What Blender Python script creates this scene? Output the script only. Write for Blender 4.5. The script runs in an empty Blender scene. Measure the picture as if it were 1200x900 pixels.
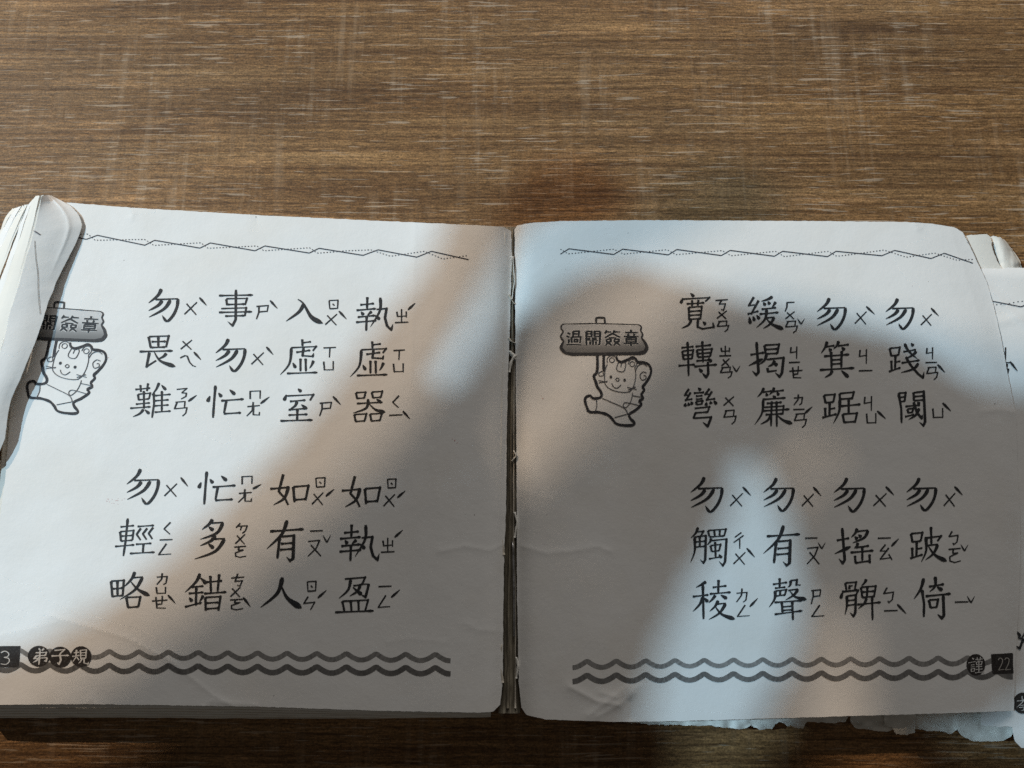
import bpy, math, random
import numpy as np
from mathutils import Vector
random.seed(7); rng = np.random.default_rng(7)
scene = bpy.context.scene
col = scene.collection

# ------------------------------------------------------------------ camera
TILT = math.radians(12.0)
PZ = 0.010                       # height of the open pages above the table
CAM = np.array([0.0, -0.0425, 0.200 + PZ])
FPX = 906.0
cd = bpy.data.cameras.new("camera"); cam = bpy.data.objects.new("camera", cd); col.objects.link(cam)
cam.location = CAM; cam.rotation_euler = (TILT, 0, 0)
cd.sensor_width = 36; cd.lens = 36 * FPX / 1200; cd.clip_start = 0.01; cd.clip_end = 50
scene.camera = cam

# ------------------------------------------------------------------ world, lamps, exposure
AMB = 0.064
world = bpy.data.worlds.new("World"); scene.world = world; world.use_nodes = True
bg = world.node_tree.nodes["Background"]
bg.inputs[0].default_value = (1.0, 0.93, 0.86, 1); bg.inputs[1].default_value = AMB
vs = scene.view_settings
vs.view_transform = 'Standard'; vs.look = 'None'; vs.exposure = 0; vs.gamma = 1; vs.use_curve_mapping = False
scene.render.engine = 'CYCLES'
scene.cycles.use_denoising = False
scene.cycles.adaptive_threshold = 0.004

COOL_L = np.array([-1.22, 0.18, 1.27])      # bluish window daylight from the left
WARM_L = np.array([-1.25, 1.05, 1.06])      # warmer part of the same window, farther along
def lamp(name, loc, power, colr, rad):
    l = bpy.data.lights.new(name, 'POINT'); o = bpy.data.objects.new(name, l); col.objects.link(o)
    o.location = loc; l.energy = power; l.color = colr; l.shadow_soft_size = rad
    return o
lamp("cool_window_lamp", COOL_L, 92.0, (0.55, 0.82, 1.02), 0.0145)
lamp("warm_room_lamp", WARM_L, 82.0, (1.0, 0.77, 0.57), 0.0145)
al = bpy.data.lights.new("soft_fill_lamp", 'AREA'); ao = bpy.data.objects.new("soft_fill_lamp", al); col.objects.link(ao)
al.shape = 'RECTANGLE'; al.size = 1.6; al.size_y = 0.45; al.energy = 17; al.color = (1.0, 0.955, 0.92)
ao.location = (0.3, 1.9, 0.78)
ao.rotation_euler = (Vector((0, 0, 0)) - ao.location).to_track_quat('-Z', 'Y').to_euler()

# ------------------------------------------------------------------ helpers
ct, st = math.cos(TILT), math.sin(TILT)
def at(px, py, z):
    """Points of the level plane at height z (arrays allowed) seen along the given directions of view."""
    px = np.asarray(px, float); py = np.asarray(py, float); z = np.asarray(z, float) + 0 * px
    x = (px - 600) / FPX; y = -(py - 450) / FPX
    dy = y * ct + st; dz = y * st - ct
    t = (z - CAM[2]) / dz
    return np.stack([CAM[0] + x * t, CAM[1] + dy * t, z], -1)

def mesh_obj(name, verts, faces, mat, parent=None, smooth=True, colors=None):
    me = bpy.data.meshes.new(name)
    me.from_pydata([tuple(v) for v in np.asarray(verts).tolist()], [], [tuple(f) for f in faces])
    if colors is not None:
        ca = me.color_attributes.new("ink", 'FLOAT_COLOR', 'POINT')
        ca.data.foreach_set("color", np.asarray(colors, np.float32).ravel())
    if smooth: me.polygons.foreach_set("use_smooth", [True] * len(me.polygons))
    me.materials.append(mat); me.update()
    o = bpy.data.objects.new(name, me); col.objects.link(o)
    if parent is not None: o.parent = parent
    return o

def resample(pts, n, smooth=False):
    p = np.asarray(pts, float)
    if smooth and len(p) > 2:
        q = [p[0]]
        for i in range(len(p) - 1):
            a = p[max(i - 1, 0)]; b = p[i]; c = p[i + 1]; d = p[min(i + 2, len(p) - 1)]
            for t in np.linspace(0, 1, 9)[1:]:
                q.append(.5 * (2 * b + (c - a) * t + (2 * a - 5 * b + 4 * c - d) * t * t + (3 * b - a - 3 * c + d) * t ** 3))
        p = np.array(q)
    s = np.r_[0, np.cumsum(np.linalg.norm(np.diff(p, axis=0), axis=1))]
    u = np.linspace(0, s[-1], n)
    return np.stack([np.interp(u, s, p[:, 0]), np.interp(u, s, p[:, 1])], -1)

def vnoise(x, y, seed=0):
    """smooth value noise, arrays"""
    def h(i, j):
        v = np.sin(i * 127.1 + j * 311.7 + seed * 74.7) * 43758.5453
        return v - np.floor(v)
    i = np.floor(x); j = np.floor(y); f = x - i; g = y - j
    f = f * f * (3 - 2 * f); g = g * g * (3 - 2 * g)
    return (h(i, j) * (1 - f) + h(i + 1, j) * f) * (1 - g) + (h(i, j + 1) * (1 - f) + h(i + 1, j + 1) * f) * g

def sheet(name, top, bottom, left, right, H, mat, parent, nu=20, nv=20, thick=0.00012, rough=0.0, seed=1):
    """A paper leaf as a Coons patch between four edge curves, with its own height and thickness."""
    T = resample(top, nu); B = resample(bottom, nu); L = resample(left, nv); R = resample(right, nv)
    def worn(c, k):
        s = np.arange(len(c)) * 1.0
        d = (vnoise(s * .35, s * 0 + k, seed) - .5) * 2 * rough + (vnoise(s * 1.7, s * 0 + k, seed + 5) - .5) * rough
        return d
    if rough:
        T[1:-1, 1] += worn(T, 1)[1:-1]; B[1:-1, 1] += worn(B, 2)[1:-1]
        L[1:-1, 0] += worn(L, 3)[1:-1]; R[1:-1, 0] += worn(R, 4)[1:-1]
    L[0] = T[0]; R[0] = T[-1]; L[-1] = B[0]; R[-1] = B[-1]
    u = np.linspace(0, 1, nu)[None, :, None]; v = np.linspace(0, 1, nv)[:, None, None]
    P = (1 - v) * T[None] + v * B[None] + (1 - u) * L[:, None] + u * R[:, None] \
        - ((1 - u) * (1 - v) * T[0] + u * (1 - v) * T[-1] + (1 - u) * v * B[0] + u * v * B[-1])
    z = H(P[..., 0], P[..., 1], u[..., 0] + 0 * v[..., 0], v[..., 0] + 0 * u[..., 0])
    W = at(P[..., 0], P[..., 1], z).reshape(-1, 3)
    low = W.copy(); low[:, 2] -= thick
    n = nu * nv; faces = []
    idx = np.arange(n).reshape(nv, nu)
    a = idx[:-1, :-1].ravel(); b = idx[:-1, 1:].ravel(); c = idx[1:, 1:].ravel(); d = idx[1:, :-1].ravel()
    faces += np.stack([a, d, c, b], 1).tolist()
    faces += (np.stack([a, b, c, d], 1) + n).tolist()
    ring = list(idx[0]) + list(idx[1:, -1]) + list(idx[-1, ::-1][1:]) + list(idx[::-1, 0][1:-1])
    m = len(ring)
    V = np.vstack([W, low, W[ring], low[ring]])          # separate side vertices keep the edge crisp
    for i in range(m):
        j = (i + 1) % m
        faces.append([2 * n + i, 2 * n + j, 2 * n + m + j, 2 * n + m + i])
    return mesh_obj(name, V, faces, mat, parent)

# ------------------------------------------------------------------ materials
def new_mat(name):
    m = bpy.data.materials.new(name); m.use_nodes = True
    nt = m.node_tree; return m, nt, nt.nodes["Principled BSDF"]
def nd(nt, t, **k):
    n = nt.nodes.new(t)
    for a, b in k.items(): setattr(n, a, b)
    return n
def ramp(nt, fac, stops):
    r = nd(nt, 'ShaderNodeValToRGB'); e = r.color_ramp.elements
    e[0].position, e[0].color = stops[0][0], stops[0][1]
    e[1].position, e[1].color = stops[-1][0], stops[-1][1]
    for p, c in stops[1:-1]:
        x = e.new(p); x.color = c
    nt.links.new(fac, r.inputs[0]); return r.outputs[0]
def noise(nt, scale, detail=4, rough=.55, vec=None, dist=0):
    n = nd(nt, 'ShaderNodeTexNoise'); n.inputs['Scale'].default_value = scale
    n.inputs['Detail'].default_value = detail; n.inputs['Roughness'].default_value = rough
    n.inputs['Distortion'].default_value = dist
    if vec is not None: nt.links.new(vec, n.inputs['Vector'])
    return n.outputs[0]
def mapping(nt, vec, scale, rot=0, loc=(0, 0, 0)):
    m = nd(nt, 'ShaderNodeMapping'); m.inputs['Scale'].default_value = scale
    m.inputs['Rotation'].default_value = (0, 0, rot); m.inputs['Location'].default_value = loc
    nt.links.new(vec, m.inputs[0]); return m.outputs[0]
def mix(nt, fac, a, b, blend='MIX'):
    m = nd(nt, 'ShaderNodeMix', data_type='RGBA', blend_type=blend)
    for s, v in ((m.inputs[0], fac), (m.inputs[6], a), (m.inputs[7], b)):
        if hasattr(v, 'links'): nt.links.new(v, s)
        elif isinstance(v, (int, float)): s.default_value = v
        else: s.default_value = (*v, 1)
    return m.outputs[2]
def mathn(nt, op, a, b=None, clamp=False):
    m = nd(nt, 'ShaderNodeMath', operation=op); m.use_clamp = clamp
    for s, v in ((m.inputs[0], a), (m.inputs[1], b)):
        if v is None: continue
        if hasattr(v, 'links'): nt.links.new(v, s)
        else: s.default_value = v
    return m.outputs[0]
def bump(nt, h, strength, dist, bsdf, normal=None):
    b = nd(nt, 'ShaderNodeBump'); b.inputs['Strength'].default_value = strength; b.inputs['Distance'].default_value = dist
    nt.links.new(h, b.inputs['Height'])
    if normal is not None: nt.links.new(normal, b.inputs['Normal'])
    if bsdf is not None: nt.links.new(b.outputs[0], bsdf.inputs['Normal'])
    return b.outputs[0]
def g(v, a=1): return (v, v, v, a)

def paper(name, base, stain=(.62, .53, .40), amount=.12):
    m, nt, bs = new_mat(name)
    tc = nd(nt, 'ShaderNodeTexCoord').outputs['Object']
    mot = ramp(nt, noise(nt, 38, 5, .6, tc), [(.45, g(0)), (.75, g(1))])
    spk = ramp(nt, noise(nt, 900, 3, .6, tc), [(.69, g(0)), (.76, g(1))])
    fib = noise(nt, 1500, 4, .7, mapping(nt, tc, (1, .35, 1)))
    c = mix(nt, mathn(nt, 'MULTIPLY', mot, amount), base, stain)
    c = mix(nt, mathn(nt, 'MULTIPLY', spk, .10), c, (.45, .40, .34))
    c = mix(nt, mathn(nt, 'MULTIPLY', fib, .16), c, (.55, .54, .52))
    nt.links.new(c, bs.inputs['Base Color'])
    bs.inputs['Roughness'].default_value = .62; bs.inputs['Specular IOR Level'].default_value = .3
    n1 = bump(nt, noise(nt, 900, 5, .7, tc), .22, .0002, None)
    bump(nt, noise(nt, 55, 3, .5, tc), .35, .0009, bs, n1)
    return m
PAPER = paper("printed_page_paper", (.80, .80, .775), amount=.2)
PAPER2 = paper("worn_leaf_paper", (.78, .765, .70), amount=.3)
EDGE = paper("page_edge_gap_paper", (.58, .53, .44), (.34, .28, .20), .6)  # darker paper; in the stack it also paints shaded gaps between leaves

m, nt, bs = new_mat("printing_ink"); INK = m
ca = nd(nt, 'ShaderNodeVertexColor', layer_name="ink")
tc = nd(nt, 'ShaderNodeTexCoord').outputs['Object']
f = noise(nt, 2600, 3, .7, tc)
wear = ramp(nt, f, [(.50, g(0)), (.72, g(1))])
c = mix(nt, mathn(nt, 'MULTIPLY', wear, .16), ca.outputs[0], (.35, .35, .34))
nt.links.new(c, bs.inputs['Base Color']); bs.inputs['Roughness'].default_value = .6
bs.inputs['Specular IOR Level'].default_value = .2

# wood table: brown sawn-oak laminate, grain along x, pale saw marks across
m, nt, bs = new_mat("brown_wood_grain"); WOOD = m
tc = nd(nt, 'ShaderNodeTexCoord').outputs['Object']
warpn = nd(nt, 'ShaderNodeTexNoise'); warpn.inputs['Scale'].default_value = 9; warpn.inputs['Detail'].default_value = 3
nt.links.new(mapping(nt, tc, (.6, 1, 1)), warpn.inputs['Vector'])
sub = nd(nt, 'ShaderNodeVectorMath', operation='SUBTRACT'); nt.links.new(warpn.outputs['Color'], sub.inputs[0]); sub.inputs[1].default_value = (.5, .5, .5)
scl = nd(nt, 'ShaderNodeVectorMath', operation='MULTIPLY'); nt.links.new(sub.outputs[0], scl.inputs[0]); scl.inputs[1].default_value = (0, .0045, 0)
add = nd(nt, 'ShaderNodeVectorMath', operation='ADD'); nt.links.new(tc, add.inputs[0]); nt.links.new(scl.outputs[0], add.inputs[1])
wc = add.outputs[0]
broad = noise(nt, 1, 4, .6, mapping(nt, wc, (7, 95, 1)))
medium = noise(nt, 1, 3, .6, mapping(nt, wc, (13, 900, 1), loc=(3, 7, 0)))
fine = noise(nt, 1, 3, .7, mapping(nt, wc, (330, 1900, 1), loc=(5, 2, 0)))
grit = noise(nt, 1, 2, .7, mapping(nt, tc, (1700, 1900, 1), loc=(4, 2, 0)))
dash = noise(nt, 1, 2, .55, mapping(nt, wc, (70, 1450, 1), loc=(9, 4, 0)))
dashm = noise(nt, 1, 3, .6, mapping(nt, wc, (24, 50, 1), loc=(1, 8, 0)))
vert = noise(nt, 1, 4, .65, mapping(nt, tc, (300, 20, 1), rot=math.radians(3), loc=(2, 1, 0)))
vertm = noise(nt, 1, 3, .6, mapping(nt, tc, (34, 24, 1), loc=(6, 3, 0)))
patch = noise(nt, 1, 3, .6, mapping(nt, tc, (12, 26, 1), loc=(6, 9, 0)))
wave = noise(nt, 1, 2, .5, mapping(nt, wc, (17, 130, 1), loc=(2, 5, 0)), dist=.6)
c = ramp(nt, broad, [(.28, (.122, .062, .024, 1)), (.45, (.166, .089, .035, 1)), (.60, (.210, .118, .049, 1)), (.75, (.268, .158, .069, 1))])
wv = ramp(nt, wave, [(.60, g(0)), (.66, g(1)), (.72, g(0))])
c = mix(nt, mathn(nt, 'MULTIPLY', wv, .55), c, (.33, .185, .080))
mm = ramp(nt, medium, [(.34, (.58, .52, .48, 1)), (.50, g(.98)), (.64, (1.34, 1.36, 1.38, 1))])
c = mix(nt, .9, c, mm, 'MULTIPLY')
ff = ramp(nt, fine, [(.36, g(.50)), (.50, g(1.0)), (.62, g(1.45))])
c = mix(nt, .8, c, ff, 'MULTIPLY')
gg = ramp(nt, grit, [(.35, g(.55)), (.65, g(1.42))])
c = mix(nt, .8, c, gg, 'MULTIPLY')
pp = ramp(nt, patch, [(.35, (.80, .80, .82, 1)), (.65, (1.18, 1.15, 1.10, 1))])
c = mix(nt, .8, c, pp, 'MULTIPLY')
vm = mathn(nt, 'MULTIPLY', ramp(nt, vert, [(.50, g(0)), (.66, g(1))]), ramp(nt, vertm, [(.43, g(0)), (.56, g(1))]))
dens = mathn(nt, 'ADD', mathn(nt, 'MULTIPLY', vm, .055), mathn(nt, 'MULTIPLY', ramp(nt, dashm, [(.38, g(0)), (.60, g(1))]), .075))
dd_ = mathn(nt, 'MULTIPLY', mathn(nt, 'SUBTRACT', mathn(nt, 'ADD', dash, dens), .665), 26.0, True)
c = mix(nt, mathn(nt, 'MULTIPLY', vm, .26), c, (.37, .255, .155))
c = mix(nt, mathn(nt, 'MULTIPLY', dd_, .42), c, (.54, .44, .33))
dark = noise(nt, 1, 2, .55, mapping(nt, wc, (55, 1300, 1), loc=(19, 14, 0)))
dk = mathn(nt, 'MULTIPLY', mathn(nt, 'SUBTRACT', dark, .60), 18.0, True)
c = mix(nt, mathn(nt, 'MULTIPLY', dk, .55), c, (.050, .024, .010))
nt.links.new(c, bs.inputs['Base Color'])
rr = ramp(nt, medium, [(.3, g(.58)), (.7, g(.48))]); nt.links.new(rr, bs.inputs['Roughness'])
bs.inputs['Specular IOR Level'].default_value = .22
hsum = mathn(nt, 'ADD', mathn(nt, 'MULTIPLY', medium, .6), mathn(nt, 'MULTIPLY', fine, .4))
bump(nt, hsum, .55, .0007, bs)

m, nt, bs = new_mat("dark_streaked_spine_paper"); SPINE = m
tc = nd(nt, 'ShaderNodeTexCoord').outputs['Object']
c = ramp(nt, noise(nt, 1, 5, .7, mapping(nt, tc, (1400, 90, 1))), [(.3, (.05, .042, .028, 1)), (.52, (.18, .155, .11, 1)), (.72, (.42, .38, .29, 1))])
nt.links.new(c, bs.inputs['Base Color']); bs.inputs['Roughness'].default_value = .8
m, nt, bs = new_mat("dull_staple_steel"); STEEL = m
tc = nd(nt, 'ShaderNodeTexCoord').outputs['Object']
nt.links.new(ramp(nt, noise(nt, 700, 3, .6, tc), [(.3, (.20, .19, .18, 1)), (.7, (.50, .50, .50, 1))]), bs.inputs['Base Color'])
bs.inputs['Metallic'].default_value = .9; bs.inputs['Roughness'].default_value = .38
m, nt, bs = new_mat("dark_light_blocker"); BLOCKER = m  # dark matte colour for the added light blockers
tc = nd(nt, 'ShaderNodeTexCoord').outputs['Object']
nt.links.new(ramp(nt, noise(nt, 40, 3, .6, tc), [(.3, (.030, .036, .022, 1)), (.7, (.055, .062, .036, 1))]), bs.inputs['Base Color'])
bs.inputs['Roughness'].default_value = .8

# ------------------------------------------------------------------ table
tv, tf = [], []
me_pts = [(-.9, -.55), (.9, -.55), (.9, .75), (-.9, .75)]
tv = [(x, y, 0) for x, y in me_pts] + [(x, y, -.028) for x, y in me_pts]
tf = [(0, 1, 2, 3), (7, 6, 5, 4)] + [(i, i + 4, (i + 1) % 4 + 4, (i + 1) % 4) for i in range(4)]
tbl = mesh_obj("table_top", tv, tf, WOOD, smooth=False); tbl['kind'] = 'structure'

# ------------------------------------------------------------------ foliage made up and added out of view to shape the light
def inside(poly, X, Y):
    p = np.asarray(poly, float); r = np.zeros(X.shape, bool); j = len(p) - 1
    for i in range(len(p)):
        xi, yi = p[i]; xj, yj = p[j]
        if yi != yj:
            r ^= ((yi > Y) != (yj > Y)) & (X < (xj - xi) * (Y - yi) / (yj - yi) + xi)
        j = i
    return r
COOL_LIT = [
 [(-400,-400),(1700,-400),(1700,470),(1150,452),(1060,395),(950,372),(880,352),(800,328),(740,305),(690,318),(640,345),(612,372),
  (600,350),(572,395),(535,452),(512,462),(522,430),(562,360),(594,305),(625,262),(676,246),(705,205),(675,160),(578,162),(530,236),(505,305),(425,400),
  (330,520),(240,605),(150,685),(60,742),(-60,790),(-400,900)],
 [(874,535),(886,540),(915,610),(936,700),(916,780),(882,850),(845,920),(760,920),(765,800),(805,700),(852,610)],
 [(800,548),(802,550),(735,622),(733,620)],
 [(1232,560),(1700,560),(1700,884),(1120,880),(1080,866),(1172,853),(1225,800)],
]
WARM_LIT = [
 [(-400,-400),(1700,-400),(1700,420),(1140,392),(1050,368),(960,348),(880,340),(820,352),(765,400),(712,458),(668,520),(610,575),(592,520),
  (640,430),(690,370),(715,325),(780,300),(850,258),(885,205),(865,145),(790,135),(718,178),(690,222),(640,243),(600,262),(582,315),(552,375),
  (495,470),(420,545),(330,625),(250,692),(125,785),(45,850),(-30,925),(-400,1080)],
 [(968,512),(980,518),(950,560),(905,595),(915,570)],
 [(988,710),(1004,730),(1010,830),(1050,980),(900,980),(938,850),(958,780)],
]
def leaf_blocker(name, L, lit, s, seed):
    r = np.random.default_rng(seed)
    V, F = [], []
    for size, cnt in ((70, 420), (36, 2400), (18, 12000), (9, 70000)):
        x = r.uniform(-260, 1460, cnt); y = r.uniform(110, 1120, cnt); a = r.uniform(0, 6.283, cnt)
        k = np.arange(6); rad = np.where(k % 3 == 0, 1.0, .62)
        X = x[:, None] + np.cos(a[:, None] + k * math.pi / 3) * rad * size / 1.25
        Y = y[:, None] + np.sin(a[:, None] + k * math.pi / 3) * rad * size / 1.25
        bad = np.zeros(cnt, bool)
        for p in lit:
            bad |= inside(p, x, y)
            bad |= inside(p, X, Y).any(1)
            bad |= inside(p, (X + x[:, None]) / 2, (Y + y[:, None]) / 2).any(1)
        X, Y = X[~bad], Y[~bad]
        P = at(X, Y, PZ)
        ss = s + r.uniform(-.02, .02, (len(X), 1, 1)) + r.uniform(-.003, .003, (len(X), 6, 1))
        Q = P + (L - P) * ss
        b = len(V)
        V += Q.reshape(-1, 3).tolist()
        F += (np.arange(len(X) * 6).reshape(-1, 6) + b).tolist()
    o = mesh_obj(name, V, F, BLOCKER, smooth=False); o['kind'] = 'stuff'
    o['label'] = "invented leaf shapes out of view, added to dapple the light"
    return o
leaf_blocker("cool_light_blocker", COOL_L, COOL_LIT, .26, 3)
leaf_blocker("warm_light_blocker", WARM_L, WARM_LIT, .28, 4)

# ------------------------------------------------------------------ page heights
def seg_d(x, y, pts):
    d = np.full(np.shape(x), 1e9); p = np.asarray(pts, float)
    for a, b in zip(p[:-1], p[1:]):
        ab = b - a; t = np.clip(((x - a[0]) * ab[0] + (y - a[1]) * ab[1]) / (ab @ ab), 0, 1)
        d = np.minimum(d, np.hypot(x - a[0] - ab[0] * t, y - a[1] - ab[1] * t))
    return d
def ss(a, b, x):
    t = np.clip((x - a) / (b - a), 0, 1); return t * t * (3 - 2 * t)
CR_L = [([(60,722),(150,748),(200,775),(250,815),(275,828)], .00010, 3.2), ([(515,646),(545,640),(575,645),(592,636)], .00010, 3),
        ([(545,730),(560,738),(590,740)], .00007, 3), ([(455,752),(480,748),(520,752)], .00005, 3.2), ([(0,745),(70,728)], .00005, 4),
        ([(487,262),(483,400),(480,560)], .00006, 4), ([(150,243),(156,250),(154,256)], .00012, 3), ([(300,252),(302,262)], -.0001, 3),
        ([(100,825),(106,818),(112,826)], .0001, 3), ([(240,828),(246,822),(300,826)], .00010, 3), ([(505,530),(515,600)], .00004, 5)]
CR_R = [([(612,640),(640,648),(670,646),(700,640),(715,646)], .00010, 3.2), ([(668,805),(700,822),(725,826),(742,812)], .00022, 4),
        ([(690,838),(715,820),(735,805)], .00018, 4), ([(725,826),(700,840)], .00018, 4), ([(738,822),(739,842)], -.0003, 3), ([(705,812),(725,818),(750,803)], .00014, 3.5),
        ([(610,335),(640,310)], .00006, 4), ([(610,480),(625,560),(615,640)], .00005, 5), ([(608,575),(650,585)], .00004, 4),
        ([(1150,482),(1172,480),(1190,484)], .0001, 3.5), ([(1072,262),(1076,268)], .00015, 3), ([(1115,270),(1150,380)], .00006, 7)]
def spine_left(y): return np.interp(y, [268,300,380,450,500,600,640,700,835], [599,600,597.5,595,594,593,591,590,588])
def spine_right(y): return np.interp(y, [262,300,400,500,600,700,843], [602,603,604,605,605.5,606,607])
def H_left(x, y, u=0, v=0):
    z = PZ + 0 * x
    d = np.maximum(spine_left(y) - x, 0)
    z = z - .0022 * np.exp(-(d / 11.0) ** 1.5) + .0009 * np.exp(-((d - 60) / 55.0) ** 2)
    z = z + .00035 * (vnoise(x / 130, y / 210, 3) - .5) + .00012 * (vnoise(x / 42, y / 66, 8) - .5)
    z = z 
    for pts, a, w in CR_L: z = z + 1.15 * a * np.exp(-seg_d(x, y, pts) / (w * 1.3))
    return z
def H_right(x, y, u=0, v=0):
    z = PZ + 0 * x
    d = np.maximum(x - spine_right(y), 0)
    z = z - .0022 * np.exp(-(d / 12.0) ** 1.5) + .0009 * np.exp(-((d - 70) / 60.0) ** 2)
    e = np.interp(y, [265,300,330,400,480,600,700,770,835], [1133,1142,1157,1174,1189,1195,1194,1190,1188]) - x
    z = z - .0016 * np.exp(-(np.maximum(e, 0) / (14 + 30 * ss(520, 260, y))) ** 1.4)
    z = z + .00035 * (vnoise(x / 140, y / 190, 13) - .5) + .00012 * (vnoise(x / 45, y / 60, 18) - .5)
    for pts, a, w in CR_R: z = z + 1.15 * a * np.exp(-seg_d(x, y, pts) / (w * 1.3))
    return z

# ------------------------------------------------------------------ the book
book = bpy.data.objects.new("open_book", None); col.objects.link(book)
book.location = (0, 0, 0)
book['label'] = "worn square booklet lying open on the wooden table, printed with Chinese characters and phonetic marks"
book['category'] = "book"

left_page = sheet("page", [(28,240),(60,235),(75,237),(150,243),(300,252),(450,259),(560,264),(590,266),(599,271)],
    [(-28,826),(100,825),(300,828),(450,833),(560,835),(578,834),(586,826)],
    [(28,240),(18,400),(6,560),(-12,700),(-28,826)],
    [(599,271),(600,300),(597.5,380),(595,450),(594,500),(593,600),(591,640),(590,700),(589,800),(586,826)],
    H_left, PAPER, book, 300, 300, rough=.28, seed=2)
left_page['label'] = "left page with verses and the number 23"
right_page = sheet("page", [(603,269),(606,264),(625,261),(660,259),(760,258),(950,259),(1060,260),(1090,262),(1118,266),(1129,273),(1134,283)],
    [(611,829),(617,838),(640,843),(720,846),(800,845),(900,842),(1000,839),(1100,836),(1188,833)],
    [(603,269),(604,400),(605,500),(606,700),(608,800),(611,829)],
    [(1134,283),(1140,296),(1148,313),(1156,329),(1165,360),(1174,400),(1182,444),(1189,479),(1190.5,486),(1192,540),(1195,600),(1196,640),(1194,700),(1190,770),(1188,833)],
    H_right, PAPER, book, 300, 300, rough=.25, seed=4)
right_page['label'] = "right page with verses and the number 22"

# leaves below the two open pages, down to the table
def flat(z0, seed=0, amp=.0003):
    return lambda x, y, u, v: z0 + amp * (vnoise(x / 90, y / 120, seed) - .5)
for k in range(9):
    z0 = .0092 - k * (.00042 if k < 7 else .00075); o = (0, 2.6, 3.7, 6.0, 7.0, 9.0, 10.0, 12.2, 13.2, 14.6)[k + 1]
    sheet("page", [(24 - k,246),(300,258),(592,272)], [(-40,827 + o),(150,827 + o * .95),(300,829 + o * .9),(450,834 + o * .55),(575,835 + o * .35)],
          [(24 - k,246),(0,560),(-40,827 + o)], [(592,272),(586 - k * .3,600),(575,835 + o * .35)], flat(z0, k, .00025),
          EDGE if k % 2 == 1 else PAPER2, book, 90, 14, thick=(.00038 if k < 6 else .004), rough=.35, seed=20 + k)  # every other leaf darker: the shade of the gaps put into colour
for k in range(8):
    z0 = .0078 - k * .00092
    sheet("page", [(612,272),(900,268),(1105,272)], [(622,832 - k * .5),(900,834),(1120,829 - k * .5)],
          [(612,272),(616,600),(622,832 - k * .5)], [(1105,272),(1130,500),(1120,829 - k * .5)], flat(z0, 30 + k, .0002),
          EDGE if k % 3 == 1 else PAPER2, book, 40, 10, thick=.00055, rough=1.0, seed=40 + k)

# leaves that stick out to the right of the open page
under = sheet("page", [(1120,316.5),(1146,315.5),(1170,315),(1200,313.5),(1260,313),(1330,312)],
    [(1150,850),(1186,852),(1189,868),(1197,876),(1212,877),(1260,872),(1330,868)],
    [(1120,316.5),(1135,560),(1150,850)], [(1330,312),(1340,600),(1330,868)],
    lambda x, y, u, v: .0079 + .0004 * (vnoise(x / 40, y / 60, 51) - .5) + .0003 * np.exp(-(seg_d(x, y, [(1150,330),(1180,360),(1215,395)]) / 2.5) ** 2)
        + .0002 * np.exp(-(seg_d(x, y, [(1160,380),(1200,370)]) / 5) ** 2) - .0004 * ss(8, 0, y - 314),
    PAPER, book, 60, 120, rough=.8, seed=52)
under['label'] = "printed leaf sticking out to the right from under the page"
sheet("page", [(1118,278),(1136,276),(1150,274.5),(1157,275),(1160,277)], [(1130,330),(1150,330),(1172,330),(1176,326),(1178,322)],
    [(1118,278),(1124,300),(1130,330)], [(1160,277),(1163,290),(1169,306),(1178,322)],
    lambda x, y, u, v: .0066 + .0004 * np.sin(u * 3) , PAPER2, book, 20, 24, rough=.7, seed=61)
curl = sheet("curled_corner", [(1158,277),(1165,276.5),(1171,277.5),(1177,281)], [(1168,330),(1182,330),(1194,330),(1200,328)],
    [(1158,277),(1162,292),(1166,310),(1168,330)], [(1177,281),(1186,292),(1194,308),(1200,328)],
    lambda x, y, u, v: .0038 + .0022 * np.sin(np.clip(u, 0, 1) * math.pi) ** .7 + .0004 * (vnoise(x / 4, y / 30, 3) - .5), PAPER2, book, 24, 30, rough=.8, seed=62)
sheet("page", [(1166,282),(1178,282),(1186,291)], [(1170,330),(1190,330),(1203,328)],
    [(1166,282),(1168,300),(1170,330)], [(1186,291),(1196,308),(1203,328)],
    lambda x, y, u, v: .0030 + 0 * x, EDGE, book, 14, 14, rough=1.2, seed=63)
# soft torn lower edges showing below the right page
def torn(name, bottom, top, z0, mat, seed, label):
    o = sheet(name, top, bottom, [top[0], bottom[0]], [top[-1], bottom[-1]],
              lambda x, y, u, v: z0 + .0009 * (vnoise(x / 9, y / 6, seed) - .4) * (.3 + v), mat, book, 90, 14, thick=.0002, rough=.8, seed=seed)
    o['label'] = label
torn("torn_page_edge", [(997,846),(1003,853),(1020,856),(1040,858),(1056,852),(1063,853),(1084,856),(1098,857),(1106,858),(1113,860),(1122,855),(1127,862),(1138,868),(1150,869),(1163,869),(1176,868),(1186,862),(1189,852)],
     [(997,825),(1050,820),(1120,820),(1189,820)], .0052, PAPER2, 71, "ragged torn leaf edge below the right corner")
torn("torn_page_edge", [(1036,850),(1046,853),(1050,860),(1062,861),(1072,858),(1073,850)], [(1036,826),(1055,824),(1073,826)], .0062, PAPER2, 72, "small rounded scrap of torn leaf")
torn("torn_page_edge", [(880,850),(889,855),(905,854.5),(909,848),(913,846),(922,850),(941,854),(944,848),(946,846),(975,847),(991,846),(993,842)],
     [(880,825),(930,824),(993,822)], .0050, PAPER2, 73, "narrow torn leaf edge under the warm light patch")
torn("torn_page_edge", [(735,846),(760,849),(800,850),(838,851),(850,853),(872,854),(880,850)], [(735,826),(800,826),(880,825)], .0050, PAPER2, 74, "thin sliver of torn leaf below the middle of the right page")

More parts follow.
